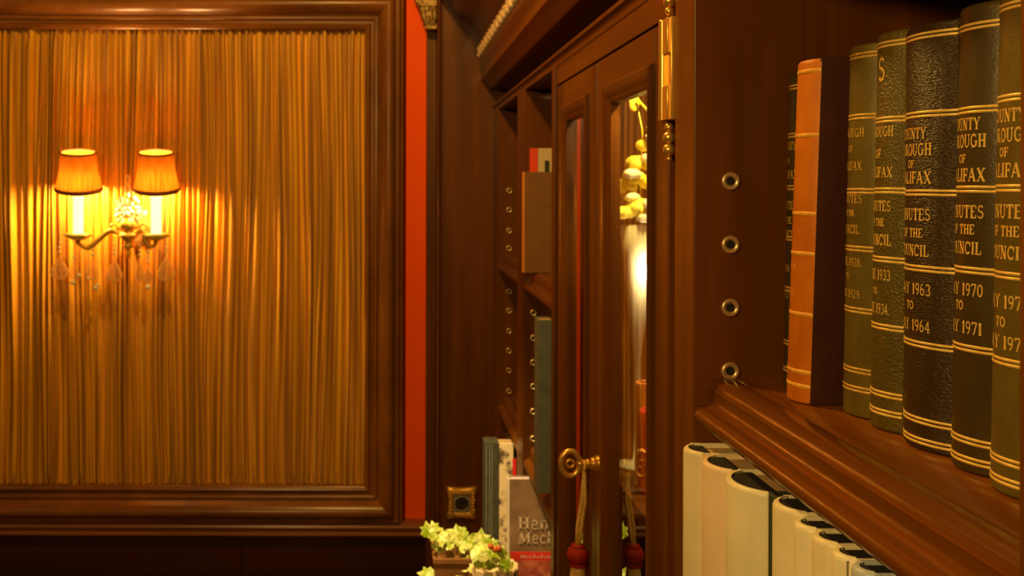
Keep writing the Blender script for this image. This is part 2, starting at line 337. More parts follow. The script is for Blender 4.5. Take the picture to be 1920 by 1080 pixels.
# framed pleated fabric panel --------------------------------------------------
random.seed(5)
fx0, fx1, fz0, fz1 = -1.395, -.0760, -.8290, .4390
panel = thing('framed_fabric_panel', 'large dark wood framed panel of pleated golden brown fabric on the back wall', 'wall panel', ((fx0+fx1)/2, YW, fz0))
bounds = [fx0-.06]
while bounds[-1] < fx1+.06: bounds.append(bounds[-1]+random.choice([.010, .013, .016, .020, .025, .031])*random.uniform(.85, 1.2))
depths = [random.uniform(.45, 1.0) for _ in bounds]
skews = [random.uniform(.35, .65) for _ in bounds]
ph = [random.uniform(0, 6.28) for _ in range(12)]
import bisect
def pleat(x, z):
    s = x+.0085*sin(5.1*x+2.3*z+ph[0])*sin(2.2*z+ph[1])+.0048*sin(31*x+ph[2])*sin(3.4*z+ph[3]+9*x)+.0026*sin(77*x+ph[4])*sin(5.5*z+ph[5]+23*x)
    k = max(0, min(len(bounds)-2, bisect.bisect_right(bounds, s)-1)); t = (s-bounds[k])/(bounds[k+1]-bounds[k]); t = min(1, max(0, t))
    sk = skews[k]; t = .5*t/sk if t < sk else .5+.5*(t-sk)/(1-sk)
    e = .5+.5*sin(1.3*z*3+ph[6]+k*1.7)
    base = .004*sin(60*x+ph[7]+.8*sin(3*z))
    return .0012+(.027*depths[k]*(.7+.45*e))*(min(1, max(0, 2.0*sin(pi*t)-.95))**.7+.10*sin(pi*t))*min(1, (bounds[k+1]-bounds[k])/.012)+base*.3
NX, NZ = 1700, 34; vs = []; fs = []
for j in range(NZ+1):
    z = fz0-.004+(fz1-fz0+.008)*j/NZ
    edge = min(1, (min(z-fz0, fz1-z)+.01)/.05)
    for i in range(NX+1):
        x = fx0-.004+(fx1-fx0+.008)*i/NX
        vs.append((x, YW-.006-pleat(x, z)*(.55+.45*edge), z))
for j in range(NZ):
    for i in range(NX):
        a = j*(NX+1)+i; fs.append((a, a+1, a+NX+2, a+NX+1))
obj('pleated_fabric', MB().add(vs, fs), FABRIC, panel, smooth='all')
obj('backing_board', MB().box(fx0-.01, fx1+.01, YW-.0055, YW-.001, fz0-.01, fz1+.01), DARKW, panel)
fp = [(0, 0), (0, .020), (.004, .025), (.011, .027), (.015, .024), (.017, .019), (.024, .019), (.026, .024), (.030, .027), (.034, .027), (.037, .023), (.039, .024),
      (.044, .034), (.050, .042), (.058, .049), (.066, .053), (.074, .053), (.080, .049), (.084, .041), (.086, .036), (.090, .036), (.092, .040), (.095, .040), (.097, .036), (.100, .030), (.107, .028), (.107, 0)]
FRW = wood('frame_mahogany', (.3, 1, .3), (.12, .040, .005), (.27, .095, .014), .27)
fp = [(u, h+.010 if h else 0) for u, h in fp]
def miter(fp, x0, x1, z0, z1, side):
    m = MB(); k = len(fp); vs = []
    for (u, h) in fp:
        y = YW-.002-h
        c = {'b': [(x0-u, z0-u), (x1+u, z0-u)], 't': [(x0-u, z1+u), (x1+u, z1+u)], 'r': [(x1+u, z0-u), (x1+u, z1+u)], 'l': [(x0-u, z0-u), (x0-u, z1+u)]}[side]
        vs += [(c[0][0], y, c[0][1]), (c[1][0], y, c[1][1])]
    fs = [(2*i, 2*((i+1) % k), 2*((i+1) % k)+1, 2*i+1) for i in range(k)]+[tuple(range(0, 2*k, 2)), tuple(range(1, 2*k, 2))]
    return m.add(vs, fs)
for sd in 'btrl': obj('frame_rail' if sd in 'bt' else 'frame_stile', miter(fp, fx0, fx1, fz0, fz1, sd), FRW, panel, smooth=True)

# return pilaster facing the camera at the bookcase end ----------------------
YP = 2.586
m = MB(); m.box(.122, .640, YP, YW-.001, -ZE+.001, 1.245)
struct('trim_3', m, WZ)
struct('trim_4', MB().prism([(.1215, YP+.001), (.1215, YP-.012), (.125, YP-.016), (.130, YP-.012), (.133, YP-.005), (.136, YP-.005), (.137, YP), (.137, YP+.001)], -ZE+.002, 1.24, 'z'), wood('bead_wood', (1, 1, .06), (.10, .032, .010), (.18, .055, .018), .25), smooth=True)
struct('trim_5', MB().box(.095, .1210, 2.640, YW-.001, -ZE+.002, 1.24), WZ, bevel=.001)
# carved corbel
cb_ = thing('carved_corbel', 'carved dull gold scroll corbel at the top beside the red wall strip', 'corbel', (.108, 2.60, .43))
prof = [(.1205, .430), (.098, .430), (.092, .437), (.090, .446), (.084, .452), (.078, .462), (.077, .474), (.081, .482), (.072, .490), (.064, .503), (.058, .520), (.050, .535), (.052, .56), (.040, .60), (.1205, .60)]
obj('scroll_body', MB().prism(prof, 2.600, 2.6385, 'y'), GOLDPAINT, cb_, smooth=True, bevel=.002)
m = MB()
for (px, py, r) in [(800, 15, 7), (812, 12, 5), (805, 28, 8), (795, 30, 6), (814, 30, 6), (800, 40, 7), (810, 42, 7), (803, 50, 5), (792, 18, 6), (788, 6, 6), (815, 20, 5), (807, 35, 5)]:
    c = P(px, py, 2.600); m.ball(c, r*.00143, 10, (1, .7, 1.25))
for i in range(4): m.tube([P(793+i*7, 50-i*2, 2.599), P(797+i*6, 36, 2.592), P(793+i*7, 24, 2.592), P(799+i*6, 12, 2.598)], [.002, .0035, .0035, .001], 8)
obj('acanthus_carving', m, GOLDPAINT, cb_, smooth='all')
obj('fillet', MB().box(.088, .1205, 2.592, 2.6385, .4285, .4385), GOLDPAINT, cb_, bevel=.0025); obj('fillet', MB().box(.075, .1205, 2.592, 2.6385, .4905, .4985), GOLDPAINT, cb_, bevel=.0025)

# brass socket ---------------------------------------------------------------
sk = thing('wall_socket', 'ornate square brass framed wall socket on the dark wood pilaster', 'socket', P(868, 942, YP))
def sq(cx, cz, w_, h_, y): return [(cx-w_, y, cz-h_), (cx+w_, y, cz-h_), (cx+w_, y, cz+h_), (cx-w_, y, cz+h_)]
scx, _, scz = P(867, 942, YP)
m = MB()
n = 40; rings = []
def sqr(a, w_, h_, pinch):   # pinched square outline
    c_, s_ = cos(a), sin(a); q = max(abs(c_), abs(s_)); x, z = c_/q, s_/q
    k = min(abs(x), abs(z)); return x*w_*(1-pinch*(1-k)), z*h_*(1-pinch*.5*(1-k))
for (w_, h_, y, pin) in [(.040, .044, 0, .16), (.0415, .0445, -.004, .16), (.038, .040, -.009, .12), (.034, .036, -.010, .06), (.027, .028, -.012, 0), (.0235, .0245, -.0125, 0), (.0225, .0235, -.008, 0)]:
    rings.append([(scx+sqr(2*pi*i/n+pi/4, w_, h_, pin)[0], YP+y-.0005, scz+sqr(2*pi*i/n+pi/4, w_, h_, pin)[1]) for i in range(n)])
m.add([p for r in rings for p in r], [(j*n+i, j*n+(i+1) % n, (j+1)*n+(i+1) % n, (j+1)*n+i) for j in range(len(rings)-1) for i in range(n)])
for sx in (-1, 1):
    for k in range(7): m.ball((scx+sx*.031+.002*sin(k*2), YP-.011, scz-.027+k*.009), .0042, 8, (1, .6, 1.2))
    for k in range(6): m.ball((scx-.024+k*.0095, YP-.011, scz+sx*.032), .0036, 8, (1.3, .6, .8))
obj('brass_surround', m, BRASS_OLD, sk, smooth='all')
m = MB().box(scx-.0225, scx+.0225, YP-.009, YP-.001, scz-.0235, scz+.0235)
obj('socket_plate', m, PLASTIC, sk, bevel=.001)
m = MB()
def ylathe(prof, cx, cz, n=32):
    vs = [(cx+r*cos(2*pi*i/n), y, cz+r*sin(2*pi*i/n)) for r, y in prof for i in range(n)]
    return vs, [(j*n+i, j*n+(i+1) % n, (j+1)*n+(i+1) % n, (j+1)*n+i) for j in range(len(prof)-1) for i in range(n)]
m.add(*ylathe([(.021, YP-.0092), (.021, YP-.0125), (.0195, YP-.0135), (.018, YP-.0125), (.017, YP-.0095)], scx, scz)); obj('socket_rim', m, PLASTIC, sk, smooth='all')
m = MB(); m.add(*ylathe([(.018, YP-.0115), (.016, YP-.0108), (.010, YP-.0098), (.0001, YP-.0094)], scx, scz)); m.ball((scx, YP-.0135, scz+.008), .0028)
obj('socket_well', m, SOCKIN, sk, smooth='all')

# ================================================================== BOOKCASE
XF = .273; XB = .615
bc = thing('bookcase', 'tall mahogany bookcase with glazed doors and open shelves running along the right wall', 'bookcase', (.44, 1.3, -ZE))
HB, HT = -.95, .2037          # opening bottom / top
def upright(y0, y1, xf=XF, xb=XB): return obj('upright', MB().box(xf, xb, y0, y1, HB-.02, .2035), WZ, bc, bevel=.0012)
up1 = upright(2.482, YP-.0005); up2 = upright(1.99, 2.09); up3 = upright(1.611, 1.643); up4 = upright(.868, .927); up5 = upright(.355, .4180)
obj('upright', MB().box(XF+.014, XB, .927, .962, HB-.02, .2035), WZ, bc, bevel=.001)
def rings(up, yf, px, ys, d, R=.0078, dirn=-1):
    for y in ys:
        c = P(px, y, d); m = MB()
        m.add(*ylathe([(R, yf), (R, yf-.0016), (R*.85, yf-.0024), (R*.6, yf-.0018), (R*.5, yf+.0005-.0014), (R*.46, yf-.0003)], c[0], c[2], 28))
        o = obj('socket_ring', m, BRASS_RING, up, smooth='all')
        m = MB(); m.add(*ylathe([(R*.47, yf-.0006), (.00005, yf-.0005)], c[0], c[2], 16)); obj('pin_hole', m, INSIDE, up)
rings(up1, 2.482, 955, [357, 393, 432, 465, 546, 582, 620, 657, 694, 733, 815], 2.482, .0072)
rings(up2, 1.99, 1001, [586, 633, 679, 724, 771, 822], 1.99, .0068)
rings(up4, .868, 1370, [338, 457, 575, 694], .868, .0082)
# back, header, floor and top
obj('back_panel', MB().box(XB-.002, XB+.012, .355, YP-.001, HB-.02, .30), WZ, bc)
obj('header_rail', MB().prism([(XF+.002, HT), (XF+.002, .2157), (XF-.003, .2185), (XF-.003, .2240), (XF+.002, .2270), (XF+.045, .2300), (XF+.062, .2640), (XF+.07, .2640), (XF+.07, HT)], .355, YP-.001), WY, bc, smooth=True)
obj('frieze_board', MB().box(XF+.003, XF+.05, .9635, 1.6105, .1725, .2145), WY, bc, bevel=.001)
obj('top_board', MB().box(XF+.05, XB, .355, YP-.001, .24, .26), WY, bc)
obj('bottom_board', MB().box(.16, XB, .355, YP-.001, -.975, HB), WY, bc, bevel=.004)
obj('base_cabinet', MB().box(.19, XB, .355, YP-.001, -ZE+.001, -.975), WZ, bc, bevel=.003)
# shelves with moulded front
SP = [(.3120, -.1710), (.3100, -.1724), (.3080, -.1711), (.3000, -.1710), (.2935, -.1714), (.2893, -.1745), (.2885, -.1785), (.2868, -.1805), (.2868, -.1875), (.2855, -.1925), (.2820, -.1955), (.2775, -.1965), (.2755, -.1990), (.2738, -.2030), (.2740, -.2075), (.2760, -.2110), (.2800, -.2130), (.2900, -.2135), (.30, -.2135), (.30, -.1925), (.602, -.1925), (.602, -.1710)]
def shelf(y0, y1, z=-.171, mat=SHW):
    dz = z+.171; m = MB().prism([(x, q+dz) for x, q in SP], y0, y1); return obj('shelf', m, mat, bc, smooth=True)
near_shelf = shelf(.4185, .8675); shelf(.4185, .8675, -.545)
shelf(2.0905, 2.4815, mat=WY); shelf(1.6435, 1.9895, mat=WY); shelf(2.0905, 2.4815, -.537, WY); shelf(1.6435, 1.9895, -.537, WY)
obj('shelf', MB().box(XF+.03, .602, .9635, 1.6105, -.41, -.392), WY, bc)
# cornice
CP = [(.278, .2643), (.263, .2650), (.2586, .2690), (.2560, .2760), (.2420, .2870), (.2385, .2900), (.2385, .3000), (.2370, .3132), (.2350, .3160), (.2335, .3477), (.2350, .3500), (.2355, .3740), (.2330, .3760),
      (.2310, .3800), (.2313, .4000), (.2280, .4080), (.222, .424), (.208, .440), (.190, .452), (.172, .464), (.160, .478), (.152, .492), (.148, .510), (.122, .512), (.122, .56), (.60, .56), (.60, .2645)]
cor = obj('cornice', MB().prism(CP, .30, YP-.0005), WY, bc, smooth=True)
m = MB(); y = .32; k = 0
while y < YP-.006:
    m.ball((.2325, y, .362), .0095, 10, (.9, 1.3, 1.5)); m.ball((.2315, y+.026, .3545), .0062, 8, (1.1, 1.2, 1.2)); m.ball((.2315, y+.034, .3715), .0058, 8, (1.1, 1.2, 1.2)); y += .058; k += 1
obj('carved_bead_strip', m, CREAMGILT, cor, smooth='all')
# doors --------------------------------------------------------------------
def door(y0, y1):
    d = obj('door', MB().box(XF+.004, XF+.022, y0, y0+.052, -.94, .170), WZ, bc, bevel=.0015)
    for a, b, c, e in [(y1-.052, y1, -.94, .170)]: obj('door_stile', MB().box(XF+.004, XF+.022, a, b, c, e), WZ, d, bevel=.0015)
    obj('door_rail', MB().box(XF+.004, XF+.022, y0+.052, y1-.052, .128, .170), WY, d, bevel=.0012)
    obj('door_rail', MB().box(XF+.004, XF+.022, y0+.052, y1-.052, -.94, -.86), WY, d, bevel=.0012)
    # raised moulding around the pane
    fpr = [(0, .016), (0, .004), (-.004, .001), (-.009, 0), (-.014, -.0035), (-.021, -.0045), (-.024, -.002), (-.024, .004), (-.002, .006)]
    ya, yb, za, zb = y0+.074, y1-.074, -.838, .108
    m = MB(); 
    for sd in 'btrl':
        vs = []; k = len(fpr)
        for (u, h) in fpr:
            u = -u; c = {'b': [(ya-u, za-u), (yb+u, za-u)], 't': [(ya-u, zb+u), (yb+u, zb+u)], 'r': [(yb+u, za-u), (yb+u, zb+u)], 'l': [(ya-u, za-u), (ya-u, zb+u)]}[sd]
            vs += [(XF+.002+h, c[0][0], c[0][1]), (XF+.002+h, c[1][0], c[1][1])]
        m.add(vs, [(2*i, 2*((i+1) % k), 2*((i+1) % k)+1, 2*i+1) for i in range(k)])
    obj('glazing_moulding', m, WZ, d, smooth=True)
    obj('glass_pane', MB().add([(XF+.012, ya-.01, za-.01), (XF+.012, yb+.01, za-.01), (XF+.012, yb+.01, zb+.01), (XF+.012, ya-.01, zb+.01)], [(0, 1, 2, 3)]), PANE, d)
    return d
dB = door(.9640, 1.2985); dA = door(1.3010, 1.6100)
for zt, zb in ((.167, .067), (-.60, -.70)):
    m = MB(); m.box(XF-.003, XF+.0135, .930, .958, zb, zt); m.box(XF-.0035, XF+.002, .958, .972, zb, zt)
    m.box(XF-.006, XF, .9335, .9575, zt-.035, zt); m.box(XF-.006, XF, .9335, .9575, zb, zb+.034)
    m.tube([(XF-.004, .9535, zb), (XF-.004, .9535, zt)], .0045, 14)
    for s_, z_ in ((1, zt), (-1, zb)):
        m.ball((XF-.001, .943, z_+s_*.007), .0045); m.ball((XF-.001, .943, z_+s_*.017), .0062); m.ball((XF-.001, .943, z_+s_*.029), .0062); m.ball((XF-.001, .943, z_+s_*.038), .003)
    obj('hinge', m, BRASS, dB, smooth=True, bevel=.0008)
# escutcheon + key with tassel
YK = 1.276; zk = (VY-868)/F*YK
m = MB(); m.tube([(XF+.0045, YK, zk), (XF-.002, YK, zk)], .010, 24); m.torus((XF+.0015, YK, zk), .0085, .0022, 'x'); obj('escutcheon', m, BRASS, dB, smooth=True)
key = thing('brass_key', 'brass key with an oval bow standing in the glazed door lock', 'key', (XF-.02, YK, zk))
m = MB(); m.tube([(XF-.0025, YK, zk), (XF-.022, YK, zk)], .0032, 14); m.torus((XF-.012, YK, zk), .0042, .0022, 'x'); m.torus((XF-.005, YK, zk), .0055, .003, 'x')
vs = []; n_, k_ = 32, 10
for i in range(n_):
    a = 2*pi*i/n_
    for j in range(k_):
        b = 2*pi*j/k_; vs.append((XF-.035+(.0125+.0038*cos(b))*cos(a), YK+.0038*sin(b), zk+(.0165+.0038*cos(b))*sin(a)))
m.add(vs, [(i*k_+j, ((i+1) % n_)*k_+j, ((i+1) % n_)*k_+(j+1) % k_, i*k_+(j+1) % k_) for i in range(n_) for j in range(k_)])
m.ball((XF-.022, YK, zk), .005); m.torus((XF-.035, YK, zk), .005, .002, 'y', 16, 8)
obj('key_body', m, BRASS, key, smooth='all')
zt_ = (VY-1040)/F*YK
tas = thing('key_tassel', 'dark red and gold tassel hanging on a gold ribbon from the brass key', 'tassel', (.248, YK, zt_-.10))
m = MB(); m.torus((XF-.0165, YK, zk-.003), .0062, .0018, 'x', 20, 8)
for dx in (-.0022, .0022): m.tube([(XF-.0165, YK, zk-.009), (.2555+dx, YK, zk-.05), (.2500+dx, YK, zt_+.035), (.248+dx*.5, YK, zt_+.010)], .0028, 8)
obj('ribbon', m, TASSGOLD, tas, smooth='all')
m = MB(); m.ball((.248, YK, zt_), .0145, 24, (1, 1, .95)); m.torus((.248, YK, zt_-.012), .0085, .003, 'z'); m.torus((.248, YK, zt_+.012), .006, .003, 'z')
obj('tassel_knot', m, TASSRED, tas, smooth='all')
m = MB(); m.lathe([(.0085, zt_-.012), (.0105, zt_-.03), (.0125, zt_-.06), (.0135, zt_-.095), (.001, zt_-.096)], (.248, YK, 0), 48, lambda a, z: .05*sin(24*a)); obj('tassel_skirt', m, TASSGOLD, tas, smooth='all')

# ================================================================== BOOKS
def spine_arc(yn, yf, xtip, a=50, n=22, infl=0.0):
    w_ = yf-yn; yc = (yn+yf)/2; A = radians(a); R = w_/2/sin(A); xj = xtip+R*(1-cos(A))
    return yc, R, A, xj, w_
def book(label, yn, yf, xtip, z0, z1, depth, spine, boards, group, bands=(), rows=(), gilt=None, a=50, hollow=.002, pages=None, tw=.026, bandw=.0009, name='book', cat='book', gap=.0016, lean=0):
    gilt = gilt or GILT; pages = pages or PAGES
    yc, R, A, xj, w_ = spine_arc(yn, yf, xtip, a); xc = xj+R*cos(A)       # arc centre
    b = thing(name, label, cat, (xj+depth/2, yc, z0), group)
    N = 26
    def ap(al, r): return (xc-r*cos(al), yc-r*sin(al))
    m = MB(); zs = [(z0, -.0022), (z0+.0006, -.0009), (z0+.002, 0), (z1-.0035, 0), (z1-.0015, -.0006), (z1-.0004, -.0018), (z1, -.0034)]
    th = .0024; vs = []
    for z, e in zs:
        for i in range(N+1): vs.append((*ap(-A+2*A*i/N, R+e), z))
    nr = len(zs)
    for z in (z1, z0):
        for i in range(N+1): vs.append((*ap(-A+2*A*i/N, R-th-.002), z))
    T = nr+2; fs = []
    order = list(range(nr))+[nr, nr+1]
    for q in range(T):
        r0, r1 = order[q], order[(q+1) % T]
        for i in range(N): fs.append((r0*(N+1)+i, r0*(N+1)+i+1, r1*(N+1)+i+1, r1*(N+1)+i))
    fs.append(tuple(r*(N+1) for r in order)); fs.append(tuple(r*(N+1)+N for r in order))
    m.add(vs, fs); obj('spine', m, spine, b, smooth=True)
    bt = .0026
    for y0_, y1_ in ((yn, yn+bt), (yf-bt, yf)):
        obj('cover_board', MB().box(xj-.0005, xj+depth, y0_, y1_, z0, z1), boards, b, bevel=.0008)
    # page block, rounded towards the spine
    mp = MB(); R2 = R-th-hollow-.0022; xr = xj+R*cos(A)
    pts = [(xj+depth-.004, yn+bt), (xj+depth-.004, yf-bt)]
    if hollow > .006: pts += [(xj+hollow, yf-bt), (xj+hollow, yn+bt)]
    else: pts += [p for p in [(xc-R2*cos(t), yc+R2*sin(t)) for t in [A*.85-1.7*A*i/10 for i in range(11)]] if True]
    mp.prism(pts, z0+.003, z1-.004, 'z'); obj('page_block', mp, pages, b)
    if hollow > .006:
        Rl = R-th-.0026
        obj('spine_lining', MB().prism([(xj+hollow-.0003, yc+Rl*sin(A)*.97), (xj+hollow-.0003, yc-Rl*sin(A)*.97)]+[(xc-Rl*cos(t), yc-Rl*sin(t)) for t in [A*.97-1.94*A*i/14 for i in range(15)]], z0+.003, z1-.0015, 'z'), INSIDE, b)  # black block filling the hollow spine, painted in place of its shade
    for z, ng, mt in bands:
        m = MB()
        for g in range(ng):
            zz = z+(g-(ng-1)/2)*(bandw+gap); vs = []
            for (dz, e) in ((-bandw, .0), (-bandw*.8, .00035), (bandw*.8, .00035), (bandw, .0)):
                for i in range(N+1): vs.append((*ap(-A+2*A*i/N, R+e), zz+dz*.75))
            m.add(vs, [(r*(N+1)+i, r*(N+1)+i+1, (r+1)*(N+1)+i+1, (r+1)*(N+1)+i) for r in range(3) for i in range(N)])
        obj('gilt_band', m, mt or gilt, b, smooth='all')
    groups = {}
    for r in rows: groups.setdefault(r[4] if len(r) > 4 else 0, []).append(r)
    for g in groups.values():
        m = MB()
        for r in g:
            txt, z, h, wd = r[:4]
            for q in text2d(txt, h, wd, -.0022, z):
                m.add([(*ap(u/R, R+.00028), v) for u, v in q], [(0, 1, 2, 3)])   # u>0 towards -Y
        obj('gilt_lettering', m, gilt, b)
    if lean:
        for o in b.children_recursive if hasattr(b, 'children_recursive') else b.children:
            for v in o.data.vertices: v.co.x += lean*v.co.z
    return b
G = 'old bound council minute books on the near shelf'
# x mapping check: reading direction left=far
ap_note = None
def minute(label, yn, yf, xt, z1, sp, bd, ys, texts, Y, gilt=None, dpt=.20, hh=1.0, bandw=.0011, a=50, tw=None, lean=.018):
    zf = lambda y: (VY-y)/F*Y
    bands = [(zf(y), 2, None) for y in ys]
    w_ = yf-yn; tw = tw or w_*.76
    rows = [(t, zf(y), h*hh, min(tw, wd*tw), g) for t, y, h, wd, g in texts]
    return book(label, yn, yf, xt, -.1706, z1, dpt, sp, bd, G, bands, rows, gilt, a=a, bandw=bandw, lean=lean)
tx4 = [('COUNTY', 246, .0074, .80, 0), ('BOROUGH', 277, .0080, 1.0, 0), ('OF', 304, .0052, .22, 0), ('HALIFAX', 330, .0080, 1.0, 0), ('MINUTES', 400, .0078, .98, 1), ('OF THE', 435, .0060, .66, 1), ('COUNCIL', 468, .0075, .92, 1), ('MAY 1963', 541, .0076, 1.0, 2), ('TO', 573, .0056, .24, 2), ('MAY 1964', 610, .0076, 1.0, 2)]
Z3 = lambda y: (VY-y)/F*.675
# leftmost narrow book by the upright, tan book, then the run of dark bindings
minute('narrow dark book squeezed between the bookcase upright and the tan leather book', .800, .832, .3345, .0985, L_DARK, L_DARK, [162, 252, 350, 445, 540, 640, 690],
       [('COUNTY', 272, .007, .9, 0), ('OF', 299, .005, .25, 0), ('HALIFAX', 325, .007, 1, 0), ('MINUTES', 383, .007, 1, 1), ('OF THE', 411, .006, .6, 1), ('COUNCIL', 437, .007, .9, 1), ('1926', 500, .006, .5, 2), ('1927', 550, .006, .5, 2)], .815, GILT_WORN)
tanb = minute('worn orange tan leather book, the only orange spine on the near shelf', .7565, .794, .321, .1035, L_TAN, L_BROWN, [],
       [('1921', 497, .004, .4, 0), ('1922', 547, .004, .4, 0)], .775, mottled('faded_gilt', (.75, .32, .03), (.98, .52, .08), 200, .45, .1), lean=.032)
zf = lambda y: (VY-y)/F*.775
minute('olive leather minute book dated 1928 beside the tan book, rubbed pale along the spine', .708, .7480, .3450, .1090, L_OLIVE, L_OLIVE, [104, 218, 356, 463, 577, 688, 722],
       [('BOROUGH', 247, .0066, 1, 0), ('OF', 277, .005, .25, 0), ('HALIFAX', 309, .0066, .9, 0), ('MINUTES', 370, .0066, .95, 1), ('OF THE', 397, .0048, .5, 1), ('COUNCIL.', 427, .0066, .9, 1), ('JUNE 1928.', 488, .0062, 1, 2), ('TO', 514, .0042, .2, 2), ('JUNE 1929.', 547, .0062, 1, 2)], .728, GILT_WORN)
minute('pebble grained olive leather minute book dated 1933 to 1934', .6665, .7060, .3450, .1118, L_GRAIN, L_GRAIN, [78, 221, 355, 485, 612, 738, 772],
       [('BOROUGH', 243, .0074, 1, 0), ('OF', 285, .0065, .3, 0), ('HALIFAX', 320, .0074, 1, 0), ('MINUTES', 384, .0074, .95, 1), ('OF THE', 415, .0056, .6, 1), ('COUNCIL', 448, .0078, 1, 1), ('JUNE 1933', 514, .0074, 1, 2), ('TO', 545, .0046, .22, 2), ('JUNE 1934.', 578, .0074, 1, 2)], .676)
minute('black wrinkled leather minute book dated 1963 to 1964 with bright gilt letters', .6085, .6645, .3445, .1085, L_BLACK, L_BLACK, [63, 211, 359, 502, 645, 788, 826], tx4, .625, tw=.037, lean=.004)
tx5 = [(t.replace('1964', '1971').replace('1963', '1970'), y, h, wd, g) for t, y, h, wd, g in tx4]
minute('dark smooth leather minute book dated 1970 to 1971, right of the black wrinkled one', .5640, .6065, .3455, .1125, L_DARK, L_DARK, [46, 203, 352, 504, 650, 822, 858],
       [(t, y, h, wd, g) for (t, _, h, wd, g), y in zip(tx5, [229, 261, 294, 325, 394, 427, 462, 540, 571, 611])], .580, tw=.035)
minute('dark olive leather minute book at the right edge of the near shelf, its title blurred', .5170, .5615, .3415, .1160, L_OLIVE, L_DARK, [8, 181, 350, 513, 674, 858, 895],
       [(t.replace('1963', '1972').replace('1964', '1973'), y, h, wd, g) for (t, _, h, wd, g), y in zip(tx4, [213, 250, 282, 316, 393, 430, 470, 562, 600, 638])], .540, tw=.038)
# gilt bands of the tan book (single wide rules)
tb = [o for o in bpy.data.objects if o.parent == tanb and o.name.startswith('spine')][0]
yc, R, A, xj, w_ = spine_arc(.7565, .794, .321); xc = xj+R*cos(A)
for y in (134, 253, 398, 472, 584, 690, 716):
    m = MB(); z = zf(y); N = 20; vs = []
    for dz, e in ((-.0016, 0), (-.0013, .0004), (.0013, .0004), (.0016, 0)):
        for i in range(N+1):
            al = -A+2*A*i/N; vs.append((xc-(R+e)*cos(al)+.032*(z+.1706), yc-(R+e)*sin(al), z+dz))
    m.add(vs, [(r*(N+1)+i, r*(N+1)+i+1, (r+1)*(N+1)+i+1, (r+1)*(N+1)+i) for r in range(3) for i in range(N)])
    obj('gilt_band', m, bpy.data.materials['faded_gilt'], tanb, smooth='all')
# ornament S on the pebble grained book
gb = [o for o in bpy.data.objects if o.type == 'EMPTY' and 'pebble' in str(o.get('label', ''))][0]
yc, R, A, xj, w_ = spine_arc(.6665, .7060, .3450); xc = xj+R*cos(A); m = MB()
for q in text2d('S', .017, .009, .0005, Z3(124)):
    m.add([(xc-(R+.0003)*cos(u/R)+.018*(v+.1706), yc-(R+.0003)*sin(u/R), v) for u, v in q], [(0, 1, 2, 3)])
obj('gilt_ornament', m, GILT, gb)

# white jacketed books below the near shelf
G2 = 'pale jacketed books under the near shelf'
rowW = [  # yn, yf, xtip, ztop, jacket, label
    (.8300, .8650, .2585, -.2290, JACK[0], 'ivory jacketed book nearest the bookcase upright under the shelf'),
    (.7780, .8270, .2610, -.2285, JACK[1], 'pinkish cream jacketed book, second from the bookcase upright under the shelf'),
    (.7130, .7750, .2610, -.2260, JACK[2], 'thick grey cream jacketed book beside the dark green gap under the shelf'),
    (.6560, .6960, .2700, -.2215, JACK[0], 'ivory jacketed book just right of the dark green slot'),
    (.6290, .6540, .2700, -.2230, JACK[2], 'thin cream jacketed book right of the ivory one by the dark green slot'),
    (.6000, .6270, .2700, -.2220, JACK[0], 'thin ivory jacketed book, third right of the dark green slot'),
    (.5740, .5980, .2700, -.2215, JACK[2], 'thin cream jacketed book with grey lines along its spine edge'),
    (.5510, .5725, .2705, -.2210, JBLUE, 'pale blue jacketed book near the bottom under the shelf moulding')]
for k, (yn, yf, xt, zt, mt, lb) in enumerate(rowW):
    b_ = book(lb, yn, yf, xt, -.5446, zt, .215, mt, mt, G2, a=62 if k < 3 else 70, hollow=.010 if k < 3 else .014, pages=mottled('aged_pages', (.55, .33, .14), (.70, .45, .2), 80, .8) if k < 3 else INSIDE)
    if k == 6:
        for yy in (.5790, .5815, .5765):
            obj('grey_line', MB().box(.2722+(.5815-yy)*.3, .2745+(.5815-yy)*.3, yy-.0004, yy+.0004, -.54, zt-.002), PLASTIC, b_)
book('dark green cloth bound book recessed between two pale jacketed books', .6975, .7120, .2780, -.5446, -.2240, .20, DGREEN, DGREEN, G2, a=35, hollow=.004, pages=INSIDE)
book('dark bound book lowest in view under the shelf moulding', .5250, .5500, .2720, -.5446, -.2215, .20, L_DARK, L_DARK, G2, a=60, hollow=.01, pages=INSIDE)
book('pale jacketed book nearest the camera under the shelf moulding', .4950, .5240, .2720, -.5446, -.2225, .20, JACK[1], JACK[1], G2, a=60, hollow=.01, pages=INSIDE)

# ------------------------------------------------------------- far bay books (covers facing the camera)
def slab(label, x0, x1, y0, y1, z0, z1, cover, spinem, pagem, name='book', group=None, spine_w=.004):
    b = thing(name, label, 'book', ((x0+x1)/2, (y0+y1)/2, z0), group)
    obj('front_cover', MB().box(x0+.001, x1, y0, y0+.0028, z0, z1), cover, b, bevel=.0006)
    obj('back_cover', MB().box(x0+.001, x1, y1-.0028, y1, z0, z1), cover, b, bevel=.0006)
    obj('spine', MB().box(x0-.001, x0+.0028, y0, y1, z0, z1), spinem, b, bevel=.001)
    obj('page_block', MB().box(x0+.003, x1-.004, y0+.003, y1-.003, z0+.003, z1-.003), pagem, b)
    return b
TANC = mottled('tan_brown_cloth', (.20, .085, .018), (.25, .105, .024), 20, .6)
ORC = plain('orange_cloth', (.75, .26, .03), .6)
slab('tan brown book with an orange spine standing cover out on the far shelf', .2650, .40, 1.930, 1.950, -.1705, .0325, TANC, ORC, PAGES)
bk = slab('taller red and cream book peeking above the tan brown book', .2835, .41, 1.956, 1.976, -.1705, .0812, plain('cream_card', (.62, .48, .30), .5), plain('red_cloth', (.75, .05, .01), .6), PAGES)
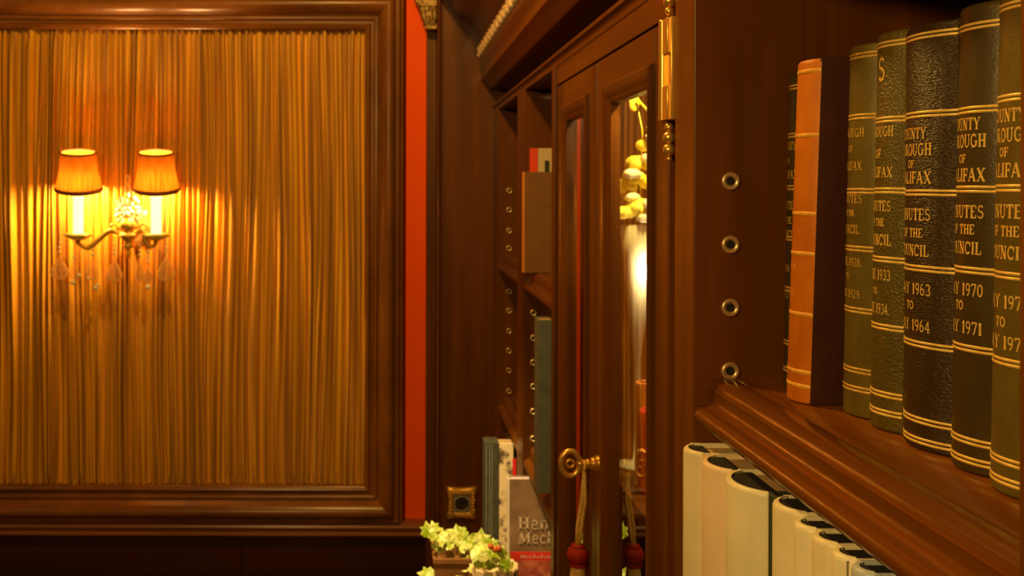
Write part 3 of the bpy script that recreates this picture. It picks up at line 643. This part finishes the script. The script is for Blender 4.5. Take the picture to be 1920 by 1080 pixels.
obj('red_strip', MB().box(.2830, .2965, 1.9548, 1.9559, -.1700, .0810), plain('red_strip_paint', (.80, .06, .012), .6), bk)
obj('dark_label', MB().box(.311, .320, 1.9548, 1.9559, .025, .056), DGREEN, bk)
slab('thin orange red booklet on the farthest open shelf', .3090, .40, 2.30, 2.312, -.1705, -.050, ORC, plain('russet_cloth', (.5, .1, .02), .6), PAGES)
GREYB = mottled('grey_blue_cloth', (.14, .15, .13), (.20, .21, .18), 40, .7, spec=.15)
slab('tall grey blue book standing on the lower far shelf beside the door', .2590, .42, 1.688, 1.735, -.5365, -.2320, GREYB, GREYB, PAGES)
tg = obj('price_clip', MB().prism([(.2870, -.2000), (.2905, -.2035), (.3085, -.1885), (.3050, -.1845)], 2.080, 2.0885), plain('cream_plastic', (.9, .75, .5), .4), bevel=.0005)
tag(tg, 'small cream clip on the front of the farthest shelf', 'clip')
# leaning big books on the counter
CB = -.9495
MOTT = mottled('mottled_photo_cover', (.12, .08, .05), (.90, .72, .46), 34, .45, lo=.38, hi=.50)
SLATE = mottled('slate_grey_spine', (.05, .050, .030), (.085, .085, .055), 60, .7, spec=.15)
bk = thing('book', 'tall book with mottled cream cover and slate grey spine on the bookcase counter', 'book', (.25, 2.19, CB))
obj('front_cover', MB().box(.2420, .2735, 2.150, 2.153, CB, -.5720), MOTT, bk, bevel=.0006)
obj('page_block', MB().box(.2350, .2725, 2.155, 2.196, CB+.003, -.5745), PAGES, bk)
obj('spine', MB().box(.2090, .2418, 2.150, 2.199, CB, -.5700), SLATE, bk, bevel=.002)
for x in (.2130, .2200, .2255): obj('groove', MB().box(x-.0006, x+.0006, 2.1488, 2.1500, CB+.004, -.574), plain('pale_groove', (.30, .32, .26), .5), bk)
obj('red_bookmark_card', MB().box(.2690, .2765, 2.1290, 2.1300, CB, -.600), plain('bright_red_card', (.85, .02, .02), .5), None); o = bpy.data.objects['red_bookmark_card']
tag(o, 'narrow bright red card showing above the title book beside the mottled book', 'card')
COV = mottled('brown_photo_cover', (.16, .085, .045), (.42, .26, .15), 12, .45, bmp=0)
bk = thing('book', 'picture book with pale title letters above a red band on the bookcase counter', 'book', (.30, 1.95, CB))
xa = P(958, 0, 1.93)[0]
ztp = (VY-898)/F*1.93
obj('front_cover', MB().box(xa, xa+.165, 1.930, 1.933, CB, ztp), COV, bk, bevel=.0006)
obj('page_block', MB().box(xa+.002, xa+.162, 1.9335, 1.952, CB+.003, ztp-.002), plain('lilac_white_pages', (.55, .50, .55), .6), bk)
obj('back_cover', MB().box(xa, xa+.165, 1.9525, 1.9555, CB, ztp), COV, bk, bevel=.0006)
obj('spine', MB().box(xa-.003, xa-.0004, 1.930, 1.9555, CB, ztp), plain('white_spine', (.8, .7, .6), .5), bk, bevel=.001)
zr = (VY-1034)/F*1.93; zr2 = (VY-1050)/F*1.93
obj('red_band', MB().box(xa+.0002, xa+.1648, 1.9290, 1.9298, zr2, zr), plain('red_band_print', (.85, .045, .03), .45), bk)
obj('lower_picture', MB().box(xa+.0002, xa+.1648, 1.9290, 1.9298, CB+.001, zr2-.0003), mottled('red_brown_picture', (.35, .05, .03), (.75, .22, .12), 70, .5), bk)
m = MB()
for t, h, ly, wd in (('Hans', .0262, 991, .078), ('Mechelen', .0258, 1018, .136)):
    g = text2d(t, h, wd, 0, 0, .8)
    x_l = P(973, 0, 1.93)[0]; base = (VY-ly)/F*1.93; mu = min(q[k][0] for q in g for k in range(4))
    for q in g: m.add([(u-mu+x_l, 1.9285, v+base+h*.5) for u, v in q], [(0, 1, 2, 3)])
obj('title_lettering', m, plain('pale_title_ink', (.80, .62, .45), .5), bk)
m = MB()
for q in text2d('Mechelen Hans', .009, .10, 0, 0): m.add([(u+xa+.070, 1.9286, v+(zr+zr2)/2) for u, v in q], [(0, 1, 2, 3)])
obj('band_lettering', m, plain('pink_ink', (.9, .45, .35), .5), bk)

# ------------------------------------------------------------- ivy and pots
random.seed(11)
def leaf(m, c, size, rot, tilt, roll):
    out = [(0, -.5), (.28, -.46), (.5, -.22), (.34, -.04), (.46, .2), (.2, .22), (0, .55), (-.2, .22), (-.46, .2), (-.34, -.04), (-.5, -.22), (-.28, -.46)]
    vs = [(0, 0, .06)]+[(x, y, -.05*abs(x)) for x, y in out]; R_ = []
    for x, y, z in vs:
        x, y, z = x*size, y*size, z*size
        x, y = x*cos(rot)-y*sin(rot), x*sin(rot)+y*cos(rot)
        # leaf plane starts facing -Y (camera): (x, -, y)
        X, Y_, Z = x, -z, y
        Y_, Z = Y_*cos(tilt)-Z*sin(tilt), Y_*sin(tilt)+Z*cos(tilt)
        X, Y_ = X*cos(roll)-Y_*sin(roll), X*sin(roll)+Y_*cos(roll)
        R_.append((c[0]+X, c[1]+Y_, c[2]+Z))
    k = len(out); m.add(R_, [(0, i+1, (i+1) % k+1) for i in range(k)])
def ivy(label, pot_px, leaves, d, stems, group=None):
    pc = P(pot_px[0], pot_px[1], d); t = thing('ivy_plant', label, 'plant', (pc[0], d, CB)); ml = MB(); ms = MB()
    for (px, py, s_) in leaves:
        dd = d+random.uniform(-.05, .025); c = P(px, py, dd); leaf(ml, c, s_*.00122*dd/2.2*1.05*1.15, random.uniform(-1.6, 1.6), random.uniform(-1.0, -.2), random.uniform(-.5, .5))
    for st in stems: ms.tube([P(px, py, d+.0) for px, py in st], .0013, 6)
    obj('foliage', ml, LEAF, t); obj('stems', ms, STEM, t, smooth='all'); return t, pc
lv = [(803, 992, 24), (815, 987, 20), (826, 1001, 26), (812, 1004, 16), (835, 1013, 20), (829, 1014, 22), (819, 1022, 14), (858, 1002, 34), (868, 998, 20), (862, 1012, 20), (848, 1022, 14), (882, 1016, 26), (893, 1012, 24), (903, 1008, 28), (912, 1012, 22),
      (888, 1026, 20), (872, 1028, 16), (928, 1018, 18), (862, 1066, 30), (872, 1060, 20), (880, 1052, 22), (893, 1058, 18), (800, 1076, 26), (808, 1080, 22), (868, 1078, 22), (884, 1074, 20), (840, 1024, 12), (824, 1030, 14), (900, 1022, 18), (908, 1018, 16), (878, 1022, 18), (866, 1020, 14), (922, 1024, 14), (854, 1014, 16)]
st = [[(850, 1040), (835, 1028), (818, 1008), (806, 994)], [(858, 1040), (860, 1020), (862, 1004)], [(866, 1040), (885, 1022), (905, 1012), (925, 1018)], [(850, 1040), (838, 1060), (815, 1074), (802, 1078)], [(860, 1040), (875, 1050), (868, 1070)]]
t, pc = ivy('trailing variegated ivy in a square brown pot below the brass socket', (860, 1040), lv, 2.07, st)
def tapered(cx, cy, z0, z1, a0, a1, n=4): 
    m = MB(); prof = [(a0*.7, z0), (a0, z0), (a1, z1), (a1*1.06, z1), (a1*1.06, z1+.012), (a1*.93, z1+.012), (a1*.90, z1-.02), (.001, z1-.02)]
    vs = [];
    for r, z in prof:
        for i in range(n): a = pi/4+2*pi*i/n; vs.append((cx+r*cos(a)*1.414, cy+r*sin(a)*1.414, z))
    return m.add(vs, [(j*n+i, j*n+(i+1) % n, (j+1)*n+(i+1) % n, (j+1)*n+i) for j in range(len(prof)-1) for i in range(n)])
px_, py_, pz = P(858, 1030, 2.07)
obj('pot', tapered(px_, 2.07, CB, pz-.012, .040, .050), mottled('brown_pot', (.20, .085, .02), (.30, .13, .035), 30, .5, stretch=(1, 1, .2)), t, bevel=.002)
lv2 = [(905, 1030, 26), (898, 1040, 24), (914, 1034, 20), (922, 1042, 26), (932, 1046, 22), (940, 1052, 26), (930, 1034, 18), (944, 1034, 18), (948, 1044, 20), (952, 1058, 24), (912, 1048, 24), (900, 1052, 20), (920, 1056, 20), (890, 1064, 18), (938, 1028, 16), (908, 1042, 18), (926, 1050, 18), (946, 1064, 18)]
t2, pc2 = ivy('pale leafy plant in a fluted cream pot in front of the mottled book', (928, 1050), lv2, 1.85, [[(925, 1062), (905, 1040), (898, 1030)], [(930, 1062), (940, 1045), (944, 1030)], [(926, 1062), (922, 1045)]])
c2 = P(930, 1060, 1.85); m = MB(); m.lathe([(.018, CB), (.024, CB+.005), (.044, c2[2]-.002), (.043, c2[2]+.003), (.038, c2[2]-.006), (.001, c2[2]-.02)], (c2[0], 1.85, 0), 96, lambda a, z: .045*sin(14*a))
obj('pot', m, mottled('cream_pot', (.75, .55, .28), (.85, .68, .4), 20, .5), t2, smooth='all')
m = MB()
for px, py in ((922, 1024), (937, 1028), (930, 1030)): m.ball(P(px, py, 1.80), .006, 10)
obj('orange_blossom', m, plain('orange_petal', (.85, .2, .03), .5), t2, smooth='all')

# ------------------------------------------------------------- flowers inside the glazed cabinet
YV = 1.35
zv = -.3915
fl = thing('flower_vase', 'yellow and cream flowers in a glowing trumpet glass vase behind the glazed door', 'vase', (.346, YV, zv))
m = MB(); m.lathe([(.001, zv+.0005), (.028, zv+.0005), (.028, zv+.004), (.006, zv+.010), (.004, zv+.05), (.0045, zv+.15), (.009, zv+.185), (.016, zv+.24), (.021, zv+.30), (.026, zv+.34), (.024, zv+.34), (.019, zv+.30), (.012, zv+.23), (.001, zv+.20)], (.346, YV, 0), 40)
obj('glass', m, VASEG, fl, smooth='all')
random.seed(3)
def rose(m, c, r):
    for k in range(9):
        a = k*2.4; q = .25+.75*k/9; m.ball((c[0]+r*q*.5*cos(a), c[1]+r*q*.5*sin(a), c[2]+r*.25*(1-q)), r*.55, 10, (1, 1, .8))
m = MB()
for dx, dz, r in [(.000, .362, .026), (-.020, .392, .022), (.018, .398, .023), (.000, .425, .022), (.012, .450, .019), (-.022, .356, .019), (.018, .474, .014), (.020, .366, .020), (-.008, .405, .020)]: rose(m, (.346+dx, YV+random.uniform(-.015, .015), zv+dz), r)
obj('yellow_blossoms', m, PETALY, fl, smooth='all')
m = MB()
for dx, dz, r in [(.012, .368, .017), (-.012, .378, .014), (-.014, .410, .015), (.012, .432, .015), (.004, .350, .016), (.014, .462, .011)]: rose(m, (.346+dx, YV-.02+random.uniform(-.01, .01), zv+dz), r)
obj('cream_blossoms', m, PETALW, fl, smooth='all')
m = MB(); m.tube([(.346, YV, zv+.33), (.350, YV, zv+.40), (.352, YV, zv+.47), (.344, YV, zv+.515)], .0012, 6); m.tube([(.366, YV-.01, zv+.490), (.352, YV-.01, zv+.505), (.343, YV-.01, zv+.515)], .0022, 6)
m.ball((.340, YV, zv+.512), .008, 10, (1, .5, 1.6)); obj('sprig', m, PETALY, fl, smooth='all')
for i, (lb, x, y0, y1, zt, mt) in enumerate([('short bright red book standing inside the glazed cabinet', .320, 1.225, 1.250, -.285, plain('scarlet_cloth', (.75, .03, .01), .5)),
                                     ('short orange book beside the red one inside the glazed cabinet', .322, 1.252, 1.280, -.255, plain('amber_cloth', (.62, .2, .03), .5))]):
    book(lb, y0, y1, x, -.3915, zt, .12, mt, mt, None, a=40)
cabl = thing('cabinet_light', 'small round glowing light under the top board inside the glazed cabinet', 'lamp', (.378, 1.19, .22))
m = MB(); m.tube([(.378, 1.19, .2395), (.378, 1.19, .228)], .030, 28); obj('housing', m, BRASS, cabl, smooth=True)
m = MB(); m.tube([(.378, 1.19, .2275), (.378, 1.19, .2245)], .024, 28); obj('lens', m, plain('light_lens', (1, .8, .5), .4, em=(1, .74, .24), ems=460), cabl, smooth=True)
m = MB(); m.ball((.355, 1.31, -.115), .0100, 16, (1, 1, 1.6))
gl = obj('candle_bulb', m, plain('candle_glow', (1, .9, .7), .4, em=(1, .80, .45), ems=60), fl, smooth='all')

# ------------------------------------------------------------- wall sconce
YS = 2.585
def Q(px, py, dy=0): return P(px, py, YS+dy)
sc_ = thing('wall_sconce', 'twin armed crystal wall sconce with pleated amber shades on the fabric panel', 'wall lamp', (Q(240, 0)[0], YW, Q(0, 500)[2]))
px1 = .001436
# centre body
c0 = Q(241, 440)
m = MB()
m.lathe([(.002, .052), (.010, .048), (.017, .040), (.024, .030), (.026, .020), (.020, .012), (.012, .008), (.022, .002), (.026, -.006), (.016, -.014), (.009, -.020), (.014, -.028), (.012, -.036), (.005, -.042), (.008, -.050), (.006, -.058), (.001, -.064)], (c0[0], c0[1], c0[2]+.0), 28, lambda a, z: .07*sin(8*a))
m.tube([(c0[0], c0[1], c0[2]-.002), (c0[0], 2.64, c0[2]+.004), (c0[0], 2.668, c0[2]+.01)], .007, 12)
obj('centre_stem', m, SCBRASS, sc_, smooth='all')
m = MB(); n = 32
vs = []; pr = [(.040, 2.688), (.042, 2.676), (.036, 2.668), (.020, 2.664), (.0005, 2.663)]
for r, y in pr:
    for i in range(n): a = 2*pi*i/n; vs.append((c0[0]+r*cos(a)*(1+.08*cos(8*a)), y, c0[2]+.015+1.5*r*sin(a)*(1+.08*cos(8*a))))
m.add(vs, [(j*n+i, j*n+(i+1) % n, (j+1)*n+(i+1) % n, (j+1)*n+i) for j in range(len(pr)-1) for i in range(n)]); obj('backplate', m, BRASS_OLD, sc_, smooth='all')
# glass rosette
m = MB(); rc = Q(240, 403)
for ring, (cnt, rad, br) in enumerate([(1, 0, .010), (7, .015, .0075), (12, .028, .0075), (16, .036, .005)]):
    for i in range(cnt): a = 2*pi*i/cnt+ring*.3; m.ball((rc[0]+rad*cos(a)*.92, rc[1]-.012+ring*.005, rc[2]+rad*sin(a)), br, 8, (1, .8, 1))
for px, py, r in [(228, 374, 5), (252, 374, 5), (240, 368, 4), (222, 380, 4), (258, 380, 4)]: m.ball(Q(px, py), r*px1, 8)
obj('glass_rosette', m, plain('ivory_glass', (.95, .85, .55), .15, spec=.9), sc_, smooth='all')
m = MB(); m.lathe([(.001, 0), (.006, .003), (.004, .010), (.009, .018), (.011, .026), (.004, .036), (.007, .044), (.008, .052), (.003, .060), (.001, .063)], Q(239, 372), 16); obj('finial', m, CRYSTAL, sc_, smooth='all')
SH = []
for cx, s_, ex in ((147, -1, 0), (293, 1, 1)):
    cup = Q(cx, 447)
    # arm
    pts = [Q(241+s_*12, 446, .0), Q(241+s_*26, 434), Q(241+s_*40, 437), Q(cx-s_*26, 462), Q(cx-s_*14, 466), Q(cx, 458)]
    if s_ > 0: pts = [Q(250, 446), Q(262, 434), Q(270, 436), Q(272, 450), Q(282, 464), Q(cx, 458)]
    # smooth path
    sp = []
    for i in range(len(pts)-1):
        p0, p1, p2, p3 = pts[max(0, i-1)], pts[i], pts[i+1], pts[min(len(pts)-1, i+2)]
        for k in range(6):
            t = k/6; sp.append(tuple(.5*((2*p1[q])+(-p0[q]+p2[q])*t+(2*p0[q]-5*p1[q]+4*p2[q]-p3[q])*t*t+(-p0[q]+3*p1[q]-3*p2[q]+p3[q])*t**3) for q in range(3)))
    sp.append(pts[-1]); L = len(sp)
    m = MB(); m.tube(sp, [.0045+.003*sin(pi*i/L) for i in range(L)], 12)
    m.torus(Q(241+s_*28, 430), .011, .003, 'y', 20, 8); m.lathe([(.002, -.020), (.008, -.012), (.007, -.004), (.012, .0)], cup, 16)
    obj('arm', m, SCBRASS, sc_, smooth='all')
    m = MB(); m.lathe([(.003, -.008), (.014, -.007), (.028, .000), (.038, .007), (.036, .012), (.016, .005), (.003, .002)], cup, 36, lambda a, z: .07*sin(6*a)); obj('drip_pan', m, plain('gilded_glass', (.98, .76, .18), .3), sc_, smooth='all')
    top = Q(cx+(1 if s_ < 0 else 1), 362)
    H = top[2]-cup[2]
    m = MB(); m.lathe([(.001, .003), (.0135, .003), (.0135, H), (.0120, H+.002), (.001, H+.002)], cup, 28); m.lathe([(.0140, H-.016), (.0150, H-.014), (.0150, H-.001), (.0140, H)], cup, 28)
    obj('candle_sleeve', m, CANDLE, sc_, smooth=True)
    # bulb
    bq = (cup[0], cup[1], cup[2]+H+.026); m = MB(); m.lathe([(.001, -.022), (.006, -.020), (.0105, -.006), (.0110, .004), (.008, .016), (.003, .026), (.0008, .030)], bq, 20); obj('bulb', m, BULB, sc_, smooth='all')
    # shade: pleated frustum, tilted towards the room
    zb_, zt2 = Q(0, 357)[2], Q(0, 286)[2]; hc = (zt2-zb_)/2; cc = (cup[0], cup[1]+.0, (zb_+zt2)/2)
    r0, r1 = .0605, .0455; tl = (radians(13), radians(-3 if s_ < 0 else -2))
    wob = lambda a, z: .018*sin(44*a)
    m = MB(); m.lathe([(r0+(r1-r0)*(i/8)+.003*sin(pi*i/8)*(-1), -hc+2*hc*i/8) for i in range(9)], cc, 220, wob, tl)
    sh = obj('lamp_shade', m, SHADE, sc_, smooth='all')
    m = MB(); m.lathe([(r0+.0005, -hc-.005), (r0+.0030, -hc-.002), (r0+.0028, -hc+.004), (r0+.0004, -hc+.007), (r0-.0025, -hc), (r0+.0005, -hc-.005)], cc, 60, None, tl)
    obj('trim_band', m, SHADETRIM, sh, smooth='all'); m = MB(); m.lathe([(r1-.001, hc-.004), (r1+.002, hc-.003), (r1+.002, hc+.001), (r1, hc+.002), (r1-.002, hc), (r1-.001, hc-.004)], cc, 60, None, tl)
    obj('trim_band', m, SHADETRIM, sh, smooth='all')
# crystal drops
def drop(px, py, w_, h_, chain):
    m = MB(); c = Q(px, py); w_ *= px1/2*1.1; h_ *= px1*1.05
    n = 10; vs = []; fs = []
    pr = [(.02, .5), (.28, .30), (.72, .02), (1, -.20), (.82, -.38), (.35, -.49), (.02, -.5)]
    for r, z in pr:
        for i in range(n): a = 2*pi*i/n; vs.append((c[0]+r*w_*cos(a), c[1]+r*w_*.5*sin(a), c[2]+z*h_))
    m.add(vs, [(j*n+i, j*n+(i+1) % n, (j+1)*n+(i+1) % n, (j+1)*n+i) for j in range(len(pr)-1) for i in range(n)])
    o = obj('crystal_drop', m, CRYSTAL, sc_)
    m = MB(); k = int(chain)
    for i in range(k): m.ball(Q(px, py-h_/px1/2-5-i*9), .0045 if i < k-1 else .003, 8)
    obj('crystal_bead', m, bpy.data.materials['ivory_glass'], o)
    m = MB(); m.tube([(c[0], c[1], c[2]+h_*.5-.002), Q(px, py-h_/px1/2-5-k*9)], .0007, 6); obj('wire', m, BRASS, o)
for a in [(112, 503, 34, 44, 3), (139, 508, 18, 36, 2), (173, 505, 24, 42, 4), (215, 507, 30, 46, 3), (262, 507, 16, 42, 3), (278, 515, 16, 34, 4), (312, 504, 34, 46, 3)]: drop(*a)
for px, py, r in [(137, 531, 5), (149, 517, 4), (180, 541, 5), (183, 536, 4), (278, 539, 5), (166, 523, 4)]: m = MB(); m.ball(Q(px, py, -.004), r*px1, 8); obj('crystal_bead', m, bpy.data.materials['ivory_glass'], sc_)
